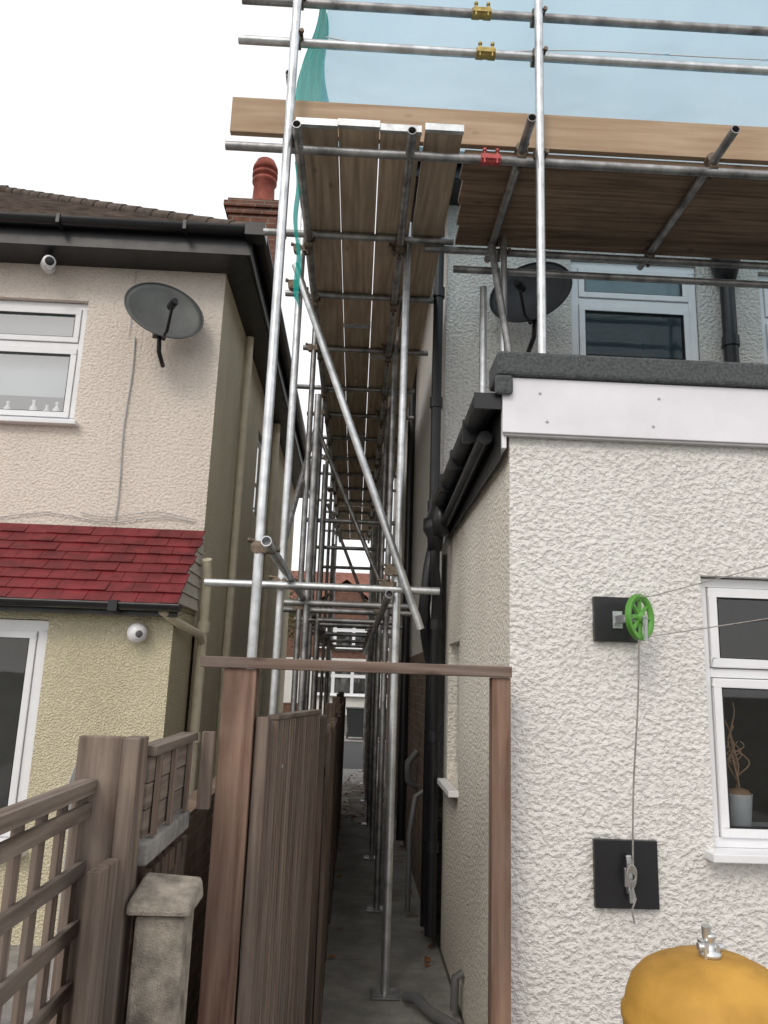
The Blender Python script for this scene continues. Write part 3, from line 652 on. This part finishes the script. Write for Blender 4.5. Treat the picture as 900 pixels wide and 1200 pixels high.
for k,x in enumerate([-.435,-.208,.019,.262]):
    y=3.60+[.0,-.01,.01,-.015][k];w=.222 if k<3 else .205;seg=0
    while y<16:
        ln=[3.9,2.4,3.0][(seg+k)%3];y1=min(y+ln,16.2);dz=random.uniform(0,.004)
        t.box(x,x+w,y,y1-.008,4.592+dz,4.630+dz)
        for ye in(y,y1-.033): e.box(x-.002,x+w+.002,ye-.002,ye+.027,4.590+dz,4.632+dz)
        y=y1+.004;seg+=1
t.build('alley_deck_boards',M['deck'],sc,.003);e.build('board_end_bands',M['galv'],sc,.001)
t=MB()
for k in range(4):
    y=3.775+k*.229;x=.50+.02*k;seg=0
    while x<5.8:
        ln=[3.9,2.4][(seg+k)%2];t.box(x,x+ln,y,y+.224,4.592+random.uniform(0,.004),4.631);x+=ln+.006;seg+=1
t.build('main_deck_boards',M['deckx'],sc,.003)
t=MB();t.box(-.815,3.05,3.742,3.78,4.640,4.862);t.box(3.055,5.8,3.742,3.78,4.640,4.862);t.build('toe_board',M['toe'],sc,.003)

# ------------------------------------------------------------------ NETTING
r=empty('debris_netting');t=MB();nx,nz=110,50;vs=[];fs=[]
for j in range(nz+1):
    for i in range(nx+1):
        u=i/nx;vv=j/nz;x=-.33+u*6.1;z=4.66+vv*2.4
        sag=abs(math.sin(x*1.37+.4))
        y=3.90+.06*math.sin(x*2.1+.6)*math.sin(vv*3.1)+.02*math.sin(x*9+z*5)+.025*math.sin(z*6+x)+.012*math.sin(x*23-z*13+2*math.sin(x*3))
        vs.append((x,y,z-.05*sag*vv))
for j in range(nz):
    for i in range(nx): a=j*(nx+1)+i;fs.append((a,a+1,a+nx+2,a+nx+1))
t.add(vs,fs,0,True);t.build('sheet',M['net'],r,recalc=False)
t=MB()
t.path([(-.33+i*.1,3.88+.05*math.sin((-.33+i*.1)*2.1+.6)*.9,5.42-.02*math.sin(i*.35)) for i in range(60)],.004,5)
t.build('hem_cord',M['white'],r,recalc=False)
t=MB();nx,nz=18,24;vs=[];fs=[]
for j in range(nz+1):
    vv=j/nz;hw=.125*(1-vv)**.8+.012
    for i in range(nx+1):
        u=i/nx;x=-.40+(u-.5)*2*hw+.03*vv+.02*math.sin(vv*9);vs.append((x,3.93+.03*math.sin(u*22+vv*3),4.64+vv*1.05))
for j in range(nz):
    for i in range(nx): a=j*(nx+1)+i;fs.append((a,a+1,a+nx+2,a+nx+1))
t.add(vs,fs,0,True)
vs=[];fs=[]
for j in range(nz+1):
    vv=j/nz
    for i in range(5): vs.append((-.47+i*.006+.01*math.sin(vv*12),3.95+.03*i*vv+.5*vv,4.62-vv*.6+.01*math.sin(i)))
for j in range(nz):
    for i in range(4): a=j*5+i;fs.append((a,a+1,a+6,a+5))
t.add(vs,fs,0,True);t.build('gathered_edge',M['netteal'],r,recalc=False)

# ------------------------------------------------------------------ across the street
def far_house(x0,x1,y,eave,ridge,name='semi_detached_house',brick='brick'):
    r=empty(name);w=MB();holes=[(x0+1.2,x0+3.0,3.1,4.4),(x1-3.0,x1-1.2,3.1,4.4)]
    w.wall('y',y,x0,x1,2.6,eave,holes,.12);w.wall('x',x0,y,y+7,0,eave);w.wall('x',x1,y,y+7,0,eave);w.wall('y',y+7,x0,x1,0,eave);w.build('upper_walls',M[brick],r)
    w=MB();w.wall('y',y-.004,x0,x1,0,2.6,[(x0+.8,x0+3.0,.9,2.2),(x1-3.0,x1-.8,.9,2.2)],.12);w.build('ground_floor_wall',M['white_render2'],r)
    for h in holes: window(r,h[0],h[1],h[2],h[3],y+.05,transom=h[3]-.4,mull=((h[0]+h[1])/2,),room=False,glass='glass')
    for (a,b) in((x0+.8,x0+3.0),(x1-3.0,x1-.8)): window(r,a,b,.9,2.2,y+.05,transom=1.85,mull=(a+.75,b-.75),room=False,glass='glass')
    w=MB()
    for (a,b,e,f) in holes+[(x0+.8,x0+3,.9,2.2),(x1-3,x1-.8,.9,2.2)]: w.add([(a,y+.3,e),(b,y+.3,e),(b,y+.3,f),(a,y+.3,f)],[(0,1,2,3)])
    w.build('dark_window_backs',M['room'],r)  # flat sheets in the dark room colour stand in for unlit interiors
    t=MB();a=x0-.3;b=x1+.3;t.add([(a,y-.3,eave),(b,y-.3,eave),(b-2.5,y+3.5,ridge),(a+2.5,y+3.5,ridge),(a,y+7.3,eave),(b,y+7.3,eave)],[(0,1,2,3),(1,5,2),(0,3,4),(5,4,3,2)]);t.box(a,b,y-.32,y-.3,eave-.15,eave+.02)
    xm=(x0+x1)/2+.9
    t.add([(xm-2,y-.8,eave-.1),(xm+2,y-.8,eave-.1),(xm,y-.8,eave+1.5),(xm-2,y+2,eave-.1),(xm+2,y+2,eave-.1),(xm,y+2,eave+1.5)],[(0,2,5,3),(1,4,5,2)])
    t.build('roof',plain('far_roof_tile',(.20,.08,.055),.9,0,.3,3,.5),r)
    t=MB();t.add([(xm-1.85,y-.6,eave-.1),(xm+1.85,y-.6,eave-.1),(xm,y-.6,eave+1.35)],[(0,1,2)]);t.box(xm-1.7,xm+1.7,y-.58,y-.05,2.62,eave-.1);t.build('front_bay_upper',M['brick'],r)
    t=MB();t.box(xm-1.7,xm+1.7,y-.58,y-.05,0,2.618);t.build('front_bay_lower',M['white_render2'],r)
    t=MB();t.box(xm-1.3,xm+1.3,y-.61,y-.59,3.1,4.3);t.box(xm-1.3,xm+1.3,y-.61,y-.59,.9,2.2);t.build('bay_glazing_dark',M['room'],r)
    window(r,xm-1.3,xm+1.3,3.1,4.3,y-.70,transom=3.95,mull=(xm-.45,xm+.45),room=False,glass='glass');window(r,xm-1.3,xm+1.3,.9,2.2,y-.70,transom=1.8,mull=(xm-.45,xm+.45),room=False,glass='glass')
far_house(-6.5,3.6,38,4.9,7.3);far_house(5,15,38,4.9,7.3);far_house(-18,-8,38,4.9,7.3)
t=MB();t.box(-20,-1.6,26,26.22,0,.85);t.box(1.6,20,26,26.22,0,.85);t.build('front_garden_wall',M['brick'])
def bin_(x,y):
    r=empty('wheelie_bin');t=MB();t.hexa([(x-.22,y-.25,.08),(x+.22,y-.25,.08),(x+.22,y+.2,.08),(x-.22,y+.2,.08),(x-.28,y-.33,.84),(x+.28,y-.33,.84),(x+.28,y+.3,.84),(x-.28,y+.3,.84)])
    t.box(x-.30,x+.30,y-.35,y+.32,.842,.885);t.tube((x-.24,y+.34,.82),(x+.24,y+.34,.82),.016);t.build('body',plain('bin_plastic',(.03,.035,.035),.5),r,.02)
    t=MB();t.tube((x-.26,y+.2,.1),(x-.21,y+.2,.1),.1,18);t.tube((x+.21,y+.2,.1),(x+.26,y+.2,.1),.1,18);t.build('wheels',M['black'],r)
bin_(.10,22.9);bin_(.75,23.0)
r=empty('street_tree');t=MB();bx,by=-3.2,25
t.tube((bx,by,0),(bx+.1,by,2.4),.16,12,0,False,.11);tips=[]
for k in range(9):
    a=k*.7;e=Vector((bx+.1+math.cos(a)*random.uniform(.6,1.4),by+math.sin(a)*random.uniform(.6,1.4),random.uniform(3.2,4.8)));t.tube((bx+.1,by,2.2+.05*k),e,.05,8,0,False,.015);tips.append(e)
t.build('trunk',plain('bark',(.10,.08,.06),.9,0,.3,20,.8),r)
t=MB()
for e in tips+[Vector((bx,by,4.6)),Vector((bx,by,3.8))]:
    for i in range(260):
        c=e+Vector((random.gauss(0,.35),random.gauss(0,.35),random.gauss(0,.3)));s=random.uniform(.04,.09)
        u=Vector((random.gauss(0,1),random.gauss(0,1),random.gauss(0,1))).normalized();v=u.cross(Vector((random.gauss(0,1),random.gauss(0,1),.3))).normalized();t.add([c-u*s,c-v*s*.6,c+u*s,c+v*s*.6],[(0,1,2,3)])
t.build('foliage',plain('foliage',(.09,.08,.025),.7,0,.6,4),r,recalc=False)

# ------------------------------------------------------------------ world, sun, camera
W=bpy.data.worlds.new('World');S.world=W;W.use_nodes=True;nt=W.node_tree;bg=nt.nodes['Background']
sky=nt.nodes.new('ShaderNodeTexSky');sky.sky_type='NISHITA';sky.sun_disc=False
EL=math.radians(40);AZ=math.radians(205)
sky.sun_elevation=EL;sky.sun_rotation=AZ;sky.dust_density=3
mx=mixc(nt,.84,sky.outputs[0],(9.7,9.6,9.6));L(nt,mx,bg.inputs[0]);bg.inputs[1].default_value=.135
sd=bpy.data.lights.new('sun','SUN');sd.energy=1.0;sd.angle=math.radians(18);sd.color=(1,.92,.82)
so=bpy.data.objects.new('sun',sd);S.collection.objects.link(so)
dirv=Vector((math.sin(AZ)*math.cos(EL),math.cos(AZ)*math.cos(EL),math.sin(EL)))
so.rotation_euler=dirv.to_track_quat('Z','Y').to_euler();so.location=dirv*30
cam=bpy.data.cameras.new('camera');co=bpy.data.objects.new('camera',cam);S.collection.objects.link(co);S.camera=co
cam.sensor_fit='VERTICAL';cam.sensor_height=36;cam.sensor_width=27;cam.lens=27;cam.clip_end=1000;cam.clip_start=.05
yw=math.radians(1.75);pt=math.radians(12.3);rl=math.radians(2.0)
F=Vector((math.sin(yw)*math.cos(pt),math.cos(yw)*math.cos(pt),math.sin(pt)));R=Vector((math.cos(yw),-math.sin(yw),0));U=R.cross(F)
rr=R*math.cos(rl)+U*math.sin(rl);uu=U*math.cos(rl)-R*math.sin(rl)
m=Matrix((rr,uu,-F)).transposed().to_4x4();m.translation=Vector((0,0,H));co.matrix_world=m
S.view_settings.view_transform='Standard';S.view_settings.look='None';S.view_settings.exposure=0
